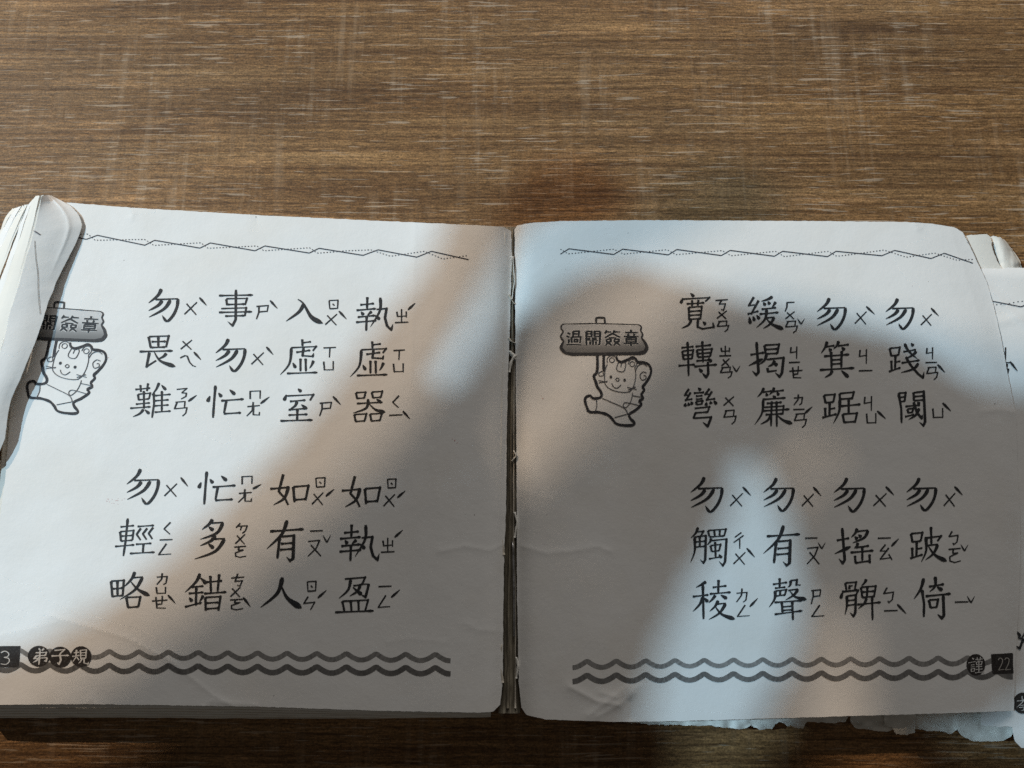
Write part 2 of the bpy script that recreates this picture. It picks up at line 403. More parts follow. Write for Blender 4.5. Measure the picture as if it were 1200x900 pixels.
# left corner: dog-eared leaves folded back over one another
def fold(name, left, right, zl, zr, bulge, mat, seed, nu=26, nv=70, thick=.00013, top=None, label=None):
    L = resample(left, 30, True); R = resample(right, 30, True)
    o = sheet(name, top or [left[0], right[0]], [left[-1], right[-1]], L, R,
              lambda x, y, u, v: (zl[0] + (zl[1] - zl[0]) * v) * (1 - u) + (zr[0] + (zr[1] - zr[0]) * ss(0, .9, v)) * u
                  + bulge * np.sin(np.clip(u, 0, 1) * math.pi) + .0003 * (vnoise(u * 1.5, v * 2.5, seed) - .5) + .0004 * np.exp(-np.abs(u - .72 - .15 * v) / .05) * ss(.35, .0, v) - (.0024 * ss(.5, 1, v) * u * (seed == 81) if name == 'folded_page' else 0),
              mat, book, nu, nv, thick=thick, rough=.5, seed=seed)
    if label: o['label'] = label
    return o
fold("folded_page", [(49,230),(40,270),(26,320),(11,370),(-6,430),(-60,540)], [(60,229),(76,237),(88,246),(95,256),(95.5,266),(89,284),(62,340),(42,398),(22,448),(11,474),(7,505),(1,526),(-12,544),(-40,554)],
     (.0140,.0148), (.01045,.0142), .0003, PAPER, 81, nu=34, nv=90, top=[(49,230),(54,228.5),(60,229)], label="dog-eared leaf folded over the upper left corner")
fold("folded_page", [(37,235),(30,258),(6,330),(-20,405),(-70,560)], [(51,228.5),(42,266),(28,318),(13,368),(-4,430),(-40,560)],
     (.0124,.0127), (.0137,.0146), .0004, PAPER2, 82, top=[(37,235),(42,230),(51,228.5)])
fold("folded_page", [(32,241),(22,268),(-6,345),(-36,420),(-80,520)], [(39,233),(32,256),(8,328),(-18,404),(-66,540)],
     (.0106,.0108), (.0120,.0123), .0004, PAPER, 83)
fold("folded_page", [(26,242),(14,262),(-12,318),(-40,380),(-80,460)], [(34,240),(21,268),(-3,330),(-30,400),(-76,500)],
     (.0086,.0088), (.0103,.0104), .0004, PAPER2, 84)
fold("folded_page", [(20,243),(10,256),(-5,285),(-35,345),(-80,420)], [(27,241),(15,262),(-8,312),(-40,380),(-80,450)],
     (.0064,.0064), (.0083,.0083), .0003, PAPER, 85)
fold("folded_page", [(14,245),(6,255),(0,270),(-20,310),(-70,390)], [(22,243),(10,258),(-4,288),(-30,340),(-74,420)],
     (.0042,.0042), (.0061,.0061), .0003, PAPER2, 86)

# spine: dark streaked binding strip, torn shreds and a staple in the gap
def strip(name, pts, w, z, mat, zb=0, n=60, rough=.4, seed=1):
    c = resample(pts, n); ww = w * (1 + rough * (vnoise(np.arange(n) * .6, np.zeros(n), seed) - .5) * 2)
    V = []
    for s, zz in ((-1, 0), (-.4, zb), (.4, zb), (1, 0)):
        V.append(at(c[:, 0] + s * ww / 2, c[:, 1], z + zz + .0003 * (vnoise(np.arange(n) * .8, np.full(n, s * 3.), seed + 3) - .5)))
    for s in (1, -1):
        V.append(at(c[:, 0] + s * ww / 2, c[:, 1], z - .0008))
    V = np.concatenate(V); F = []
    for k in range(6):
        k2 = (k + 1) % 6
        for i in range(n - 1): F.append((k * n + i, k * n + i + 1, k2 * n + i + 1, k2 * n + i))
    for i in (0, n - 1): F.append(tuple(k * n + i for k in range(6)))
    return mesh_obj(name, V, F, mat, book)
strip("spine", [(601,266),(601,450),(599,640),(597,836)], 26, .0064, SPINE, .0006, seed=3, rough=.1)
strip("spine_fold", [(601,268),(600.5,400),(598,600),(596,700),(595,830)], 3.2, .0072, SPINE, .0008, seed=5)
strip("spine_fold", [(602.5,420),(602,560),(602,640),(604,700),(604,830)], 2.0, .0070, EDGE, .0006, seed=9)
strip("torn_shred", [(597,411),(601,416),(603,421)], 5, .0079, PAPER2, .0004, n=10, seed=12)
strip("torn_shred", [(604,416),(599,424),(597,436)], 3, .0083, PAPER2, .0004, n=10, seed=13)
strip("torn_shred", [(596,345),(600,352),(603,356)], 1.6, .0083, EDGE, .0003, n=10, seed=14)
strip("torn_shred", [(595,395),(599,400),(604,402)], 2.4, .0081, EDGE, .0003, n=10, seed=15)
strip("torn_shred", [(590,600),(588,625),(590,650)], 3.2, .0081, EDGE, .0004, n=14, seed=16)
strip("torn_shred", [(603,600),(606,612),(603,630)], 2.2, .0083, PAPER2, .0004, n=14, seed=17)
strip("torn_shred", [(602,528),(605,534),(600,540)], 1.5, .0084, PAPER2, .0003, n=10, seed=18)
strip("torn_shred", [(588,755),(586,775),(589,800)], 3.0, .0079, EDGE, .0004, n=14, seed=19)
strip("torn_shred", [(605,770),(607,780),(605,795)], 2.4, .0082, PAPER2, .0004, n=14, seed=21)
strip("torn_shred", [(601,300),(603,330),(600,350)], 1.2, .0085, PAPER2, .0003, n=14, seed=22)
def wire(name, pts, r, mat):
    P = [at(x, y, z) for x, y, z in pts]; V, F = [], []
    for i, p in enumerate(P):
        for k in range(8):
            a = k * math.pi / 4; V.append(p + np.array([math.cos(a) * r, 0, math.sin(a) * r]))
    for i in range(len(P) - 1):
        for k in range(8): F.append((i * 8 + k, i * 8 + (k + 1) % 8, (i + 1) * 8 + (k + 1) % 8, (i + 1) * 8 + k))
    F += [tuple(range(8)), tuple(range(len(P) * 8 - 8, len(P) * 8))]
    return mesh_obj(name, V, F, mat, book)
wire("staple", [(600.5,633,.0062),(600.8,637,.0076),(601.5,645,.0078),(602.2,690,.0077),(602.6,735,.0077),(602.6,745,.0076),(602.4,748,.0062)], .00028, STEEL)

# ------------------------------------------------------------------ printing
BLACK = (.024, .025, .027); WHITE = (.66, .65, .62); EPS = .00007
class Print:
    """flat ink on a page: quads that follow the page's surface"""
    def __init__(s, H, eps=EPS): s.H, s.e, s.V, s.F, s.C, s.k = H, eps, [], [], [], 0
    def poly(s, pts, c=BLACK, lift=0):
        p = np.asarray(pts, float)
        if len(p) < 20: p = resample(np.vstack([p, p[:1]]), 41)[:-1] if np.ptp(p, 0).max() > 4 else p
        b = len(s.V); s.k += 1; n = len(p); cc = p.mean(0); z = s.e + lift + s.k * 4e-8
        for f in (1, .75, .5, .25):
            for x, y in cc + (p - cc) * f: s.V.append((x, y, z)); s.C.append((*c, 1))
        s.V.append((cc[0], cc[1], z)); s.C.append((*c, 1))
        for q in range(4):
            for i in range(n):
                j = (i + 1) % n
                if q < 3: s.F.append((b + q * n + i, b + q * n + j, b + (q + 1) * n + j, b + (q + 1) * n + i))
                else: s.F.append((b + q * n + i, b + q * n + j, b + 4 * n))
    def brush(s, pts, widths, c=BLACK, lift=0):
        """widths: one value per point"""
        p = np.asarray(pts, float); n = len(p); w = np.asarray(widths, float) / 2
        d = np.gradient(p, axis=0); d /= np.maximum(np.linalg.norm(d, axis=1, keepdims=True), 1e-9)
        N = np.stack([-d[:, 1], d[:, 0]], 1)
        s.k += 1; b = len(s.V); z = s.e + lift + s.k * 4e-8
        for q in np.concatenate([p + N * w[:, None], p - N * w[:, None]]): s.V.append((q[0], q[1], z)); s.C.append((*c, 1))
        for i in range(n - 1): s.F.append((b + i, b + i + 1, b + n + i + 1, b + n + i))
    def disc(s, x, y, rx, ry=None, c=BLACK, n=20, lift=0):
        ry = ry or rx
        s.poly([(x + math.cos(t) * rx, y + math.sin(t) * ry) for t in np.linspace(0, 2 * math.pi, n, endpoint=False)], c, lift)
    def build(s, name, parent, label=None):
        v = np.array(s.V); P = at(v[:, 0], v[:, 1], s.H(v[:, 0], v[:, 1]) + v[:, 2])
        o = mesh_obj(name, P, s.F, INK, parent, smooth=False, colors=s.C)
        if label: o['label'] = label
        return o

PROF = {'h': ([0, .06, .16, .5, .82, .92, 1], [.75, 1.0, .70, .55, .68, 1.10, .45]),
        's': ([0, .07, .18, .5, .85, 1], [.75, 1.30, .98, .88, .98, .65]),
        'z': ([0, .05, .2, 1], [.9, 1.2, 1.0, .75]),
        'k': ([0, .08, .2, .80, .90, 1], [.8, 1.2, 1.0, 1.1, .9, .15]),
        'p': ([0, .08, .35, .8, 1], [.8, 1.35, 1.05, .62, .18]),
        'n': ([0, .15, .5, .80, .90, 1], [.35, .62, 1.05, 1.75, 1.45, .15]),
        'd': ([0, .3, .7, 1], [.30, .9, 1.45, .75]),
        'D': ([0, .35, .75, 1], [.35, 1.05, 1.55, .8]),
        'b': ([0, .5, 1], [1, .95, .8]), 'l': ([0, .5, 1], [1.05, .95, .75]),
        't': ([0, .25, 1], [.5, 1.5, .25])}
def strokes(pr, text, ox, oy, sc, w, c=BLACK, wob=0, kx=1.0, dx=0, dy=0, cx=0, cy=0, lift=0):
    """text: 'type x,y x,y; ...' in the 5x reference grid; strokes are brushed like regular script."""
    for st_ in text.replace('\n', ' ').split(';'):
        t = st_.split()
        if not t: continue
        ty = t[0]; pts = np.array([[float(v) for v in q.split(',')] for q in t[1:]])
        pts = (pts - [cx, cy]) * kx + [cx, cy] + [dx, dy]
        low = ty.lower()
        if low not in PROF: low = 'l'
        curved = ty in 'PNDKC'
        L = np.linalg.norm(np.diff(pts, axis=0), axis=1).sum()
        n = max(8, int(L / 4))
        q = resample(pts, n, smooth=curved or ty == 'C')
        f = PROF[low if ty != 'D' else 'D']
        u = np.linspace(0, 1, n); ww = np.interp(u, *f) * w
        if low in 'zksl':                                           # pen is thin along level runs, broad going down
            dd = np.gradient(q, axis=0); an = np.abs(dd[:, 1]) / np.maximum(np.hypot(dd[:, 0], dd[:, 1]), 1e-9)
            if low in 'zk': ww = ww * (.60 + .45 * an)
            elif low == 'l': ww = ww * (.66 + .34 * an)
        if low in 'zkl' and len(pts) > 2 and not curved:                           # true corners: separate runs joined by small discs
            cur = 0; segl = np.linalg.norm(np.diff(pts, axis=0), axis=1); cum = np.r_[0, np.cumsum(segl)] / L
            for i in range(len(pts) - 1):
                m_ = max(3, int(segl[i] / 6)); uu = np.linspace(cum[i], cum[i + 1], m_)
                qq = pts[i] + (pts[i + 1] - pts[i]) * np.linspace(0, 1, m_)[:, None]
                a = abs(pts[i + 1][1] - pts[i][1]) / max(segl[i], 1e-9)
                fac = (.60 + .45 * a) if low in 'zk' else (.66 + .34 * a)
                wi = np.interp(uu, *f) * w * fac
                pr.brush([(ox + x / sc, oy + y / sc) for x, y in qq], wi / sc, c, lift)
                if i:
                    r = w * (.52 if low in 'zk' else .40); x, y = pts[i]
                    pr.disc(ox + x / sc, oy + y / sc, r / sc, c=c, n=8, lift=lift)
        else:
            pr.brush([(ox + x / sc, oy + y / sc) for x, y in q], ww / sc, c, lift)

A=(150,320);B=(320,320);Cc=(120,540);D=(300,540);E=(780,330);F_=(945,330);G=(790,550);I=(965,550)
WU="P 195,92 175,130 120,175; z 160,155 292,150; K 292,150 287,195 265,245 228,282 200,248; P 200,160 175,190 120,220; P 248,158 210,210 122,258"
WUC=(207,187)
# regular-script characters: (origin, strokes, brush width)
GL = {
'shi': (A, "h 532,132 732,128; s 575,152 580,190; z 575,150 697,148 685,187; h 582,184 685,181; z 545,208 692,203 684,252; h 532,230 727,226; h 568,252 683,249; k 632,97 630,272 612,308 583,283", 12),
'wei': (A, "s 120,372 133,440; z 122,372 238,368 222,435; h 137,402 222,400; s 177,375 177,430; h 135,436 218,433; h 67,460 262,455; z 125,465 108,548 165,512; P 225,470 205,490 175,503; N 152,460 190,515 278,548", 13),
'nan': (A, "h 42,682 130,673; s 72,655 75,697; s 117,645 110,692; z 58,710 62,745; z 58,710 130,703 122,738; h 62,742 122,737; s 92,690 93,795; h 45,768 128,760; h 12,792 132,783; P 90,797 70,822 28,842; D 98,800 125,825; P 182,642 165,680 138,715; s 150,700 152,765 140,848; D 195,655 222,685; h 155,718 250,710; h 155,748 238,742; h 155,778 238,772; h 155,815 250,808; s 198,690 197,812", 11),
'mang': (A, "D 480,720 465,755; D 530,702 548,726; s 512,658 505,740 497,848; D 595,683 627,712; h 545,748 678,738; l 575,750 562,820; h 560,824 662,818", 13),
'ru4': (B, "P 182,178 150,228 75,282; N 145,153 178,180 225,258 292,295", 15),
'zhi': (B, "h 510,186 592,178; s 552,140 550,208; h 488,218 602,208; D 515,226 530,246; P 578,224 562,238 552,248; h 495,258 597,248; h 485,288 605,278; s 548,252 545,338; P 628,143 625,220 570,315; k 605,213 665,207 655,262 668,310 692,332 702,298; D 595,245 625,272", 12.5),
'xu': (B, "s 170,387 172,428; h 172,408 222,402; z 105,437 252,430 232,456; P 107,437 95,530 42,595; h 135,464 218,452; k 178,437 172,484 232,488 238,468; s 160,500 160,576; s 190,500 192,576; D 115,525 132,556; P 237,512 225,540 212,558; h 80,588 260,582", 12),
'shi4': (B, "D 145,677 165,696; D 78,712 63,748; z 78,720 236,712 215,747; h 98,752 190,744; P 140,752 128,778 98,797; h 90,801 190,793; D 165,770 198,797; h 90,832 202,827; s 142,800 140,865; h 42,866 232,860", 12.5),
'qi': (B, "s 485,700 493,738; z 485,700 542,697 533,735; h 492,734 534,731; s 578,697 585,732; z 578,697 640,692 630,730; h 583,730 631,727; h 490,764 642,756; P 557,737 545,790 468,820; N 562,765 600,800 658,815; D 605,738 632,757; s 475,828 485,872; z 475,828 547,824 535,868; h 483,869 538,865; s 568,825 576,868; z 568,825 637,822 625,865; h 575,866 628,862", 11.5),
'qing': (Cc, "h 105,387 185,379; s 148,337 135,470 122,558; s 103,415 108,472; z 103,415 182,408 175,464; h 110,441 178,437; h 108,470 175,465; h 73,502 187,492; h 205,385 302,378; l 225,395 200,430 223,465; l 262,395 236,428 258,462; l 297,390 270,425 292,458; h 195,489 287,483; s 240,487 236,538; h 160,543 306,535", 11.5),
'duo': (Cc, "P 645,342 625,370 583,402; z 640,365 708,360; P 706,362 670,422 572,460; D 622,386 650,408; P 662,435 635,468 573,497; z 655,458 718,455; P 716,457 660,530 540,575; D 620,486 652,512", 14),
'lue': (Cc, "s 50,705 58,800; z 50,705 125,700 118,792; h 60,750 118,745; s 87,705 88,790; h 58,794 118,789; P 190,650 170,692 125,740; z 178,685 237,680; P 235,682 190,755 103,812; N 165,707 210,755 277,790; s 140,800 150,862; z 140,800 222,797 210,855; h 150,859 212,854", 13),
'cuo': (Cc, "P 572,660 545,712 483,770; N 565,680 590,700 610,722; h 522,740 592,733; h 505,777 592,770; s 550,742 547,848; D 508,800 526,824; P 590,788 580,808 568,824; h 482,856 582,830; h 605,711 702,702; s 632,673 636,770; s 684,663 675,765; h 595,778 727,768; s 603,800 605,878; z 603,800 692,795 680,878; h 608,833 680,829; h 608,867 682,862", 13),
'ru2': (D, "l 160,78 133,180 170,220 188,258; P 190,150 165,218 102,258; h 82,164 197,154; s 218,152 225,242; z 218,152 307,145 290,230; h 228,228 292,223", 14),
'you': (D, "h 82,413 280,400; P 182,348 150,430 63,515; s 138,448 125,572; k 140,445 222,437 217,572 200,585 178,562; h 145,486 218,480; h 140,521 216,515", 15),
'ren': (D, "P 155,683 125,775 27,858; N 150,735 185,805 268,863", 18),
'ying': (D, "z 520,692 640,682 622,722 662,722; k 662,720 642,798 618,785; P 555,692 540,755 485,806; h 570,732 617,725; P 612,728 592,765 548,792; N 568,740 592,762 622,785; s 506,822 518,880; z 506,822 657,815 640,877; s 555,822 560,880; s 600,820 602,876; h 463,887 690,878", 12.5),
'kuan': (E, "D 145,68 167,88; D 102,95 88,128; z 100,102 257,93 232,116; h 122,130 228,123; s 155,108 155,142; s 192,106 188,140; s 135,150 138,226; z 135,150 212,145 204,222; h 140,174 204,170; h 140,197 204,193; h 138,220 204,216; P 150,222 135,252 93,273; k 190,220 187,264 215,276 283,266 276,236; D 218,233 236,252", 11.5),
'huan': (E, "l 517,90 487,140 522,136; l 545,110 500,192; h 480,190 545,172; D 490,206 497,247; D 512,203 522,230; D 534,196 550,220; P 627,88 595,105 560,115; D 572,120 585,140; D 600,114 610,135; P 645,118 632,140 622,150; h 562,162 648,152; h 550,190 662,180; P 592,160 582,220 532,269; z 590,213 637,207; P 637,208 612,248 572,274; N 590,215 625,250 692,278", 12.5),
'zhuan': (E, "h 92,387 165,380; s 128,352 133,450 135,552; s 98,407 105,456; z 98,407 162,400 155,452; h 105,431 155,427; h 105,454 155,450; h 75,492 172,485; h 175,380 268,370; s 215,348 220,472; s 183,400 190,442; z 183,400 272,393 262,438; h 188,421 264,416; h 190,442 263,437; h 180,464 258,458; D 250,448 270,470; h 168,497 302,485; k 248,470 250,540 238,560 215,535; D 195,508 215,530", 12),
'jie1': (E, "h 497,428 577,415; k 533,353 545,530 532,546 508,522; t 570,452 487,492; s 580,372 586,425; z 580,372 665,367 655,422; h 585,397 656,393; h 587,423 656,419; P 592,428 578,462 548,485; k 592,456 692,445 682,535 668,557 642,532; P 640,462 625,485 600,497; D 632,472 655,492; l 597,505 600,527 652,520", 13),
'wan': (E, "l 137,628 112,665 142,663; l 147,648 118,697; h 112,695 158,687; D 118,710 113,732; D 133,708 137,727; D 148,702 158,720; D 190,622 207,637; h 165,653 227,648; h 177,671 217,667; h 177,689 217,685; s 178,702 183,722; z 178,702 217,698 210,720; h 183,720 211,716; l 258,626 232,660 263,658; l 272,642 240,694; h 235,693 292,685; D 240,706 237,727; D 262,701 267,717; D 282,697 300,718; z 170,742 257,733 246,766; h 172,769 248,763; s 175,768 163,802; k 163,800 268,793 247,848 218,822", 12),
'lian': (E, "P 577,622 560,652 538,676; h 570,647 622,640; D 588,652 597,670; P 637,620 625,645 607,662; h 630,643 694,636; D 652,645 664,666; D 628,668 645,682; h 568,690 704,680; P 572,692 565,770 522,838; h 592,713 682,706; z 578,736 692,728 686,778; h 568,757 727,747; h 585,779 687,773; s 622,700 618,846; s 650,700 652,849; P 618,780 598,812 556,835; N 652,780 690,812 744,832", 11.5),
'ji': (F_, "P 122,350 110,385 86,419; h 115,381 165,374; D 132,390 146,407; P 190,348 178,375 158,394; h 185,376 250,368; D 207,383 224,402; h 103,437 252,426; s 145,410 148,507; s 207,405 205,502; h 150,459 205,455; h 150,483 205,479; h 78,517 282,505; P 152,520 140,542 108,561; D 205,520 247,560", 13),
'jian': (F_, "s 488,390 498,437; z 488,390 547,385 540,430; h 498,434 541,429; s 522,435 520,510; h 522,471 552,465; s 498,462 500,520; h 483,527 552,503; h 568,411 643,398; P 575,362 598,405 650,452; P 645,408 620,432 578,452; D 612,360 627,378; h 558,476 664,460; k 583,440 612,490 655,540 683,562 690,528; P 657,478 625,512 555,532", 12),
'ju': (F_, "s 103,665 113,712; z 103,665 167,660 158,705; h 113,709 159,704; s 137,710 135,790; h 137,746 170,740; s 110,738 112,792; h 92,797 178,775; s 195,655 197,690; z 195,655 278,647 268,688; h 198,688 269,683; P 196,690 192,760 158,830; h 203,729 318,718; s 248,690 248,776; s 213,776 222,827; z 213,776 297,770 285,825; h 222,824 287,819", 13),
'yu': (F_, "s 540,653 556,740 558,828; z 540,653 582,650 576,702; h 548,678 577,674; h 550,703 577,699; s 628,648 630,698; k 628,650 688,643 696,820 686,843 662,822; h 632,673 686,668; h 632,697 687,692; h 580,731 667,722; s 592,746 598,770; z 592,746 627,742 620,768; h 597,768 621,765; h 578,791 632,778; k 628,705 650,770 676,800 680,778; P 662,742 640,782 598,808; D 650,705 664,718", 12.5),
'chu': (G, "P 140,340 125,375 98,402; z 132,366 172,362 155,392; s 122,395 120,430; P 120,395 120,480 96,545; k 120,396 186,388 182,530 172,548 152,528; h 122,426 182,420; h 122,456 181,450; s 150,392 150,455; s 198,358 207,395; z 198,358 304,350 292,392; s 235,358 238,392; s 267,355 266,390; h 207,396 292,390; P 217,403 210,425 193,442; k 210,419 307,408 298,542 285,564 262,538; s 213,446 220,482; z 213,446 272,440 263,478; h 220,481 263,477; s 240,425 243,515; h 203,525 272,512; D 262,498 278,520", 11.5),
'leng': (G, "P 187,658 160,675 128,692; h 108,746 202,735; s 168,678 172,878; P 168,747 150,790 110,833; D 176,753 198,778; h 225,692 307,682; s 260,647 258,722; h 208,730 332,720; P 242,737 225,760 202,782; D 272,736 310,758; P 258,768 240,802 208,832; z 250,790 303,784; P 302,786 265,842 203,880; N 238,800 280,850 357,878", 13),
'sheng': (G, "h 578,674 663,662; s 618,637 618,692; h 590,697 652,690; P 592,710 588,760 556,808; z 595,713 657,705 648,737; h 595,742 650,736; s 622,708 620,738; P 682,652 680,678 665,692; z 680,652 720,647 716,676 742,678; z 668,710 726,700; P 726,702 700,737 652,766; N 678,713 712,748 777,762; h 588,780 752,768; s 630,780 635,842; s 692,772 696,884; h 635,806 692,801; h 635,827 692,822; h 588,850 752,828", 12.5),
'yao': (I, "h 78,416 152,402; k 110,343 125,530 113,550 90,522; t 160,452 66,494; P 197,345 187,372 163,397; z 193,364 262,355; P 262,357 238,400 172,430; D 183,393 200,410; D 205,382 222,398; P 202,430 195,450 180,462; h 192,457 268,447; h 158,487 294,475; s 228,452 228,535; s 185,505 188,548; h 185,548 277,535; s 270,498 272,550", 13),
'bo': (I, "s 513,376 522,427; z 513,376 580,370 570,420; h 522,424 571,419; s 547,425 545,510; h 547,466 580,460; s 520,458 522,517; h 508,522 582,498; P 600,395 602,475 573,543; z 600,402 690,390 668,420; s 630,336 633,442; z 605,446 672,438; P 670,440 645,492 598,530; N 615,450 655,502 724,538", 13),
'bi': (I, "s 128,665 135,707; z 128,665 192,660 184,702; l 152,702 152,683 172,681; h 108,716 202,706; D 114,716 100,757; z 108,718 204,708 192,734; P 137,740 137,800 126,852; k 137,742 190,735 187,838 176,860 155,838; h 140,769 187,764; h 140,797 187,791; P 252,643 240,665 222,682; s 220,690 228,752; z 220,690 307,683 296,748; h 228,719 299,712; h 228,750 299,743; s 258,690 255,748; P 252,752 240,785 203,816; h 198,792 337,778; s 285,748 288,882", 12),
'yi3': (I, "P 588,638 570,700 530,760; s 578,705 590,790 588,864; h 618,687 707,672; P 655,628 655,682 622,717; D 665,688 698,708; h 598,743 747,728; k 702,738 706,855 694,872 668,848; s 618,765 628,812; z 618,765 672,762 663,808; h 628,810 665,806", 14),
}
PHON = {'x': "0,.95 .9,0;.15,.12 .85,1", 'sh': "0,.12 1,.05;.95,.05 .85,.5;.2,.5 .85,.45;.2,.15 .2,.5 0,1", 'ei': "0,.3 .3,.12 .45,.15 .6,.65 .8,.92 1,1",
 'n3': "0,.1 .95,0 .45,.42;.45,.42 .9,.45 .85,.75 .4,1", 'an': "0.12,.05 .85,0 .8,.42;.25,.05 .05,.5 1,.42 .9,.8 .65,1", 'm': ".05,1 .05,.05 .95,0 .92,.95",
 'ang': ".05,.33 1,.25;.5,0 .42,.6 0,1;.52,.35 .5,.9 .95,.92 .97,.7", 'r': ".05,.05 .12,1;.05,.05 .95,0 .9,.95;.12,.98 .92,.93;.4,.42 .6,.62", 'zh': ".15,.2 .2,.55 .85,.5;.85,.18 .85,.62;.5,0 .5,.95;0,1 1,.96",
 'xi': "0,.06 1,0;.52,.04 .47,1", 'yu': ".05,.05 .12,.95 .95,.92;.95,0 .95,1", 'q': ".75,0 .1,.55 .7,1", 'i': "0,.55 1,.45", 'ng': ".65,0 .05,1 1,.93",
 'd': ".4,0 .05,.45;.15,.3 .95,.25 .8,.75 .55,1;.5,.3 .4,.7", 'l': "0,.35 .95,.28 .85,.85 .6,1;.5,0 .45,.5 0,1", 'e': "0,.08 1,0;.5,.05 .45,.3 .9,.3;.55,.3 .15,.55 .1,.85 .45,1 1,.85",
 'o': "0,.08 1,0;.4,.05 .35,.35 .75,.33 .1,.6 .12,.9 .5,1 1,.88", 'eh': "0,.42 1,.34;.25,.1 .32,.95 .9,.97;.68,0 .64,.66;.32,.68 .66,.64", 'c': "0,.35 1,.27;.5,0 .28,.62 .85,.55 .65,1 .45,.9",
 'ou': "0,.08 .85,0 .6,.5 0,1;.2,.3 .95,1", 'en': ".4,0 .05,.52 .95,.42 .6,1", 'k': "0,.08 1,0;.5,.05 .3,.42 .8,.38 .65,1 .45,.9", 'h': ".15,.05 1,0;.2,.05 .2,.5 0,1",
 'j': ".15,.05 .08,.5 .8,.42;.82,0 .8,1", 'ch': ".75,0 .15,.3;.95,.18 .05,.62;.6,.42 .6,1", 'ao': ".5,0 .1,.42 .55,.42;.75,.22 .1,.95 .95,.85;.75,.62 1,1", 'b': ".35,0 .05,.4 .9,.3 .8,.8 .5,1 .4,.88"}
def phon(pr, o, items):
    for it in items.split(';'):
        it = it.strip()
        if not it: continue
        k, bx = it.split(); x0, y0, x1, y1 = [float(v) for v in bx.split(',')]
        if k[0] == '4': strokes(pr, f"t {x1},{y1} {x0},{y0}".replace('t', 'd'), *o, 5, 10.5); continue
        if k[0] == '2': strokes(pr, f"d {x1},{y0} {x0},{y1}", *o, 5, 10.5); continue
        if k[0] == '3':
            mx = x0 + .5 * (x1 - x0); strokes(pr, f"d {x0},{y0} {mx},{y1}; p {mx},{y1} {x1},{y0}", *o, 5, 7); continue
        for sgm in PHON[k].split(';'):
            pts = ' '.join(f"{x0 + float(a.split(',')[0]) * (x1 - x0)},{y0 + float(a.split(',')[1]) * (y1 - y0)}" for a in sgm.split())
            strokes(pr, "b " + pts if len(sgm.split()) < 3 else "l " + pts, *o, 5, 8.6 if len(sgm.split()) < 3 else 10)
def wu(o, cx, cy, k): return ('wu', o, cx - WUC[0], cy - WUC[1], k)
# text: (what, page, phonetic marks)
LEFT = [
 (wu(A,207,187,1), A, "x 330,170,412,245;4 418,143,460,190"), ('shi', A, "sh 752,185,825,270;4 832,160,875,208"), ('wei', A, "x 308,392,382,448;ei 305,475,397,548;4 385,462,427,508"),
 (wu(A,600,480,1), A, "x 722,465,803,538;4 810,432,850,478"), ('nan', A, "n3 285,675,348,738;an 268,752,345,838;2 352,715,402,752"), ('mang', A, "m 712,690,778,738;ang 695,755,772,838;2 775,725,828,765"),
 ('ru4', B, "r 325,158,383,210;x 305,240,382,305;4 385,222,430,270"), ('zhi', B, "zh 713,210,792,290;2 790,175,833,215"), ('xu', B, "xi 295,435,368,495;yu 293,515,355,570"),
 (('xu', B, 410, 12, 1), B, "xi 705,450,772,508;yu 702,528,765,580"), ('shi4', B, "sh 272,752,345,838;4 350,722,397,772"), ('qi', B, "q 695,718,752,788;i 680,815,758,848;4 760,808,802,855"),
 (wu(Cc,236,150,1.08), Cc, "x 362,133,445,210;4 458,97,500,150"), (('mang', Cc, 100, -594, 1.02), Cc, "m 815,90,880,138;ang 795,165,875,243;2 880,137,930,165"),
 ('qing', Cc, "q 355,360,413,430;i 335,450,410,475;ng 325,485,402,550"), ('duo', Cc, "d 778,365,852,425;x 778,430,842,488;o 772,500,842,565"), ('lue', Cc, "l 318,658,382,725;yu 312,738,372,778;eh 290,790,380,865;4 383,785,427,835"),
 ('cuo', Cc, "c 755,660,832,735;x 750,740,815,798;o 748,810,825,872;4 825,800,868,855"), ('ru2', D, "r 347,98,407,155;x 327,185,402,258;2 408,165,458,208"), (('ru2', D, 420, 11, 1), D, "r 768,105,823,160;x 747,195,822,268;2 828,175,875,215"),
 ('you', D, "i 317,395,392,425;ou 305,465,385,558;3 392,435,438,478"), (('zhi', D, 12, 240, 1.08), D, "zh 732,450,812,535;2 812,405,860,448"), ('ren', D, "r 298,705,355,765;en 277,795,348,872;2 362,758,413,803"),
 ('ying', D, "i 717,720,795,750;ng 712,788,787,858;2 792,755,843,800")]
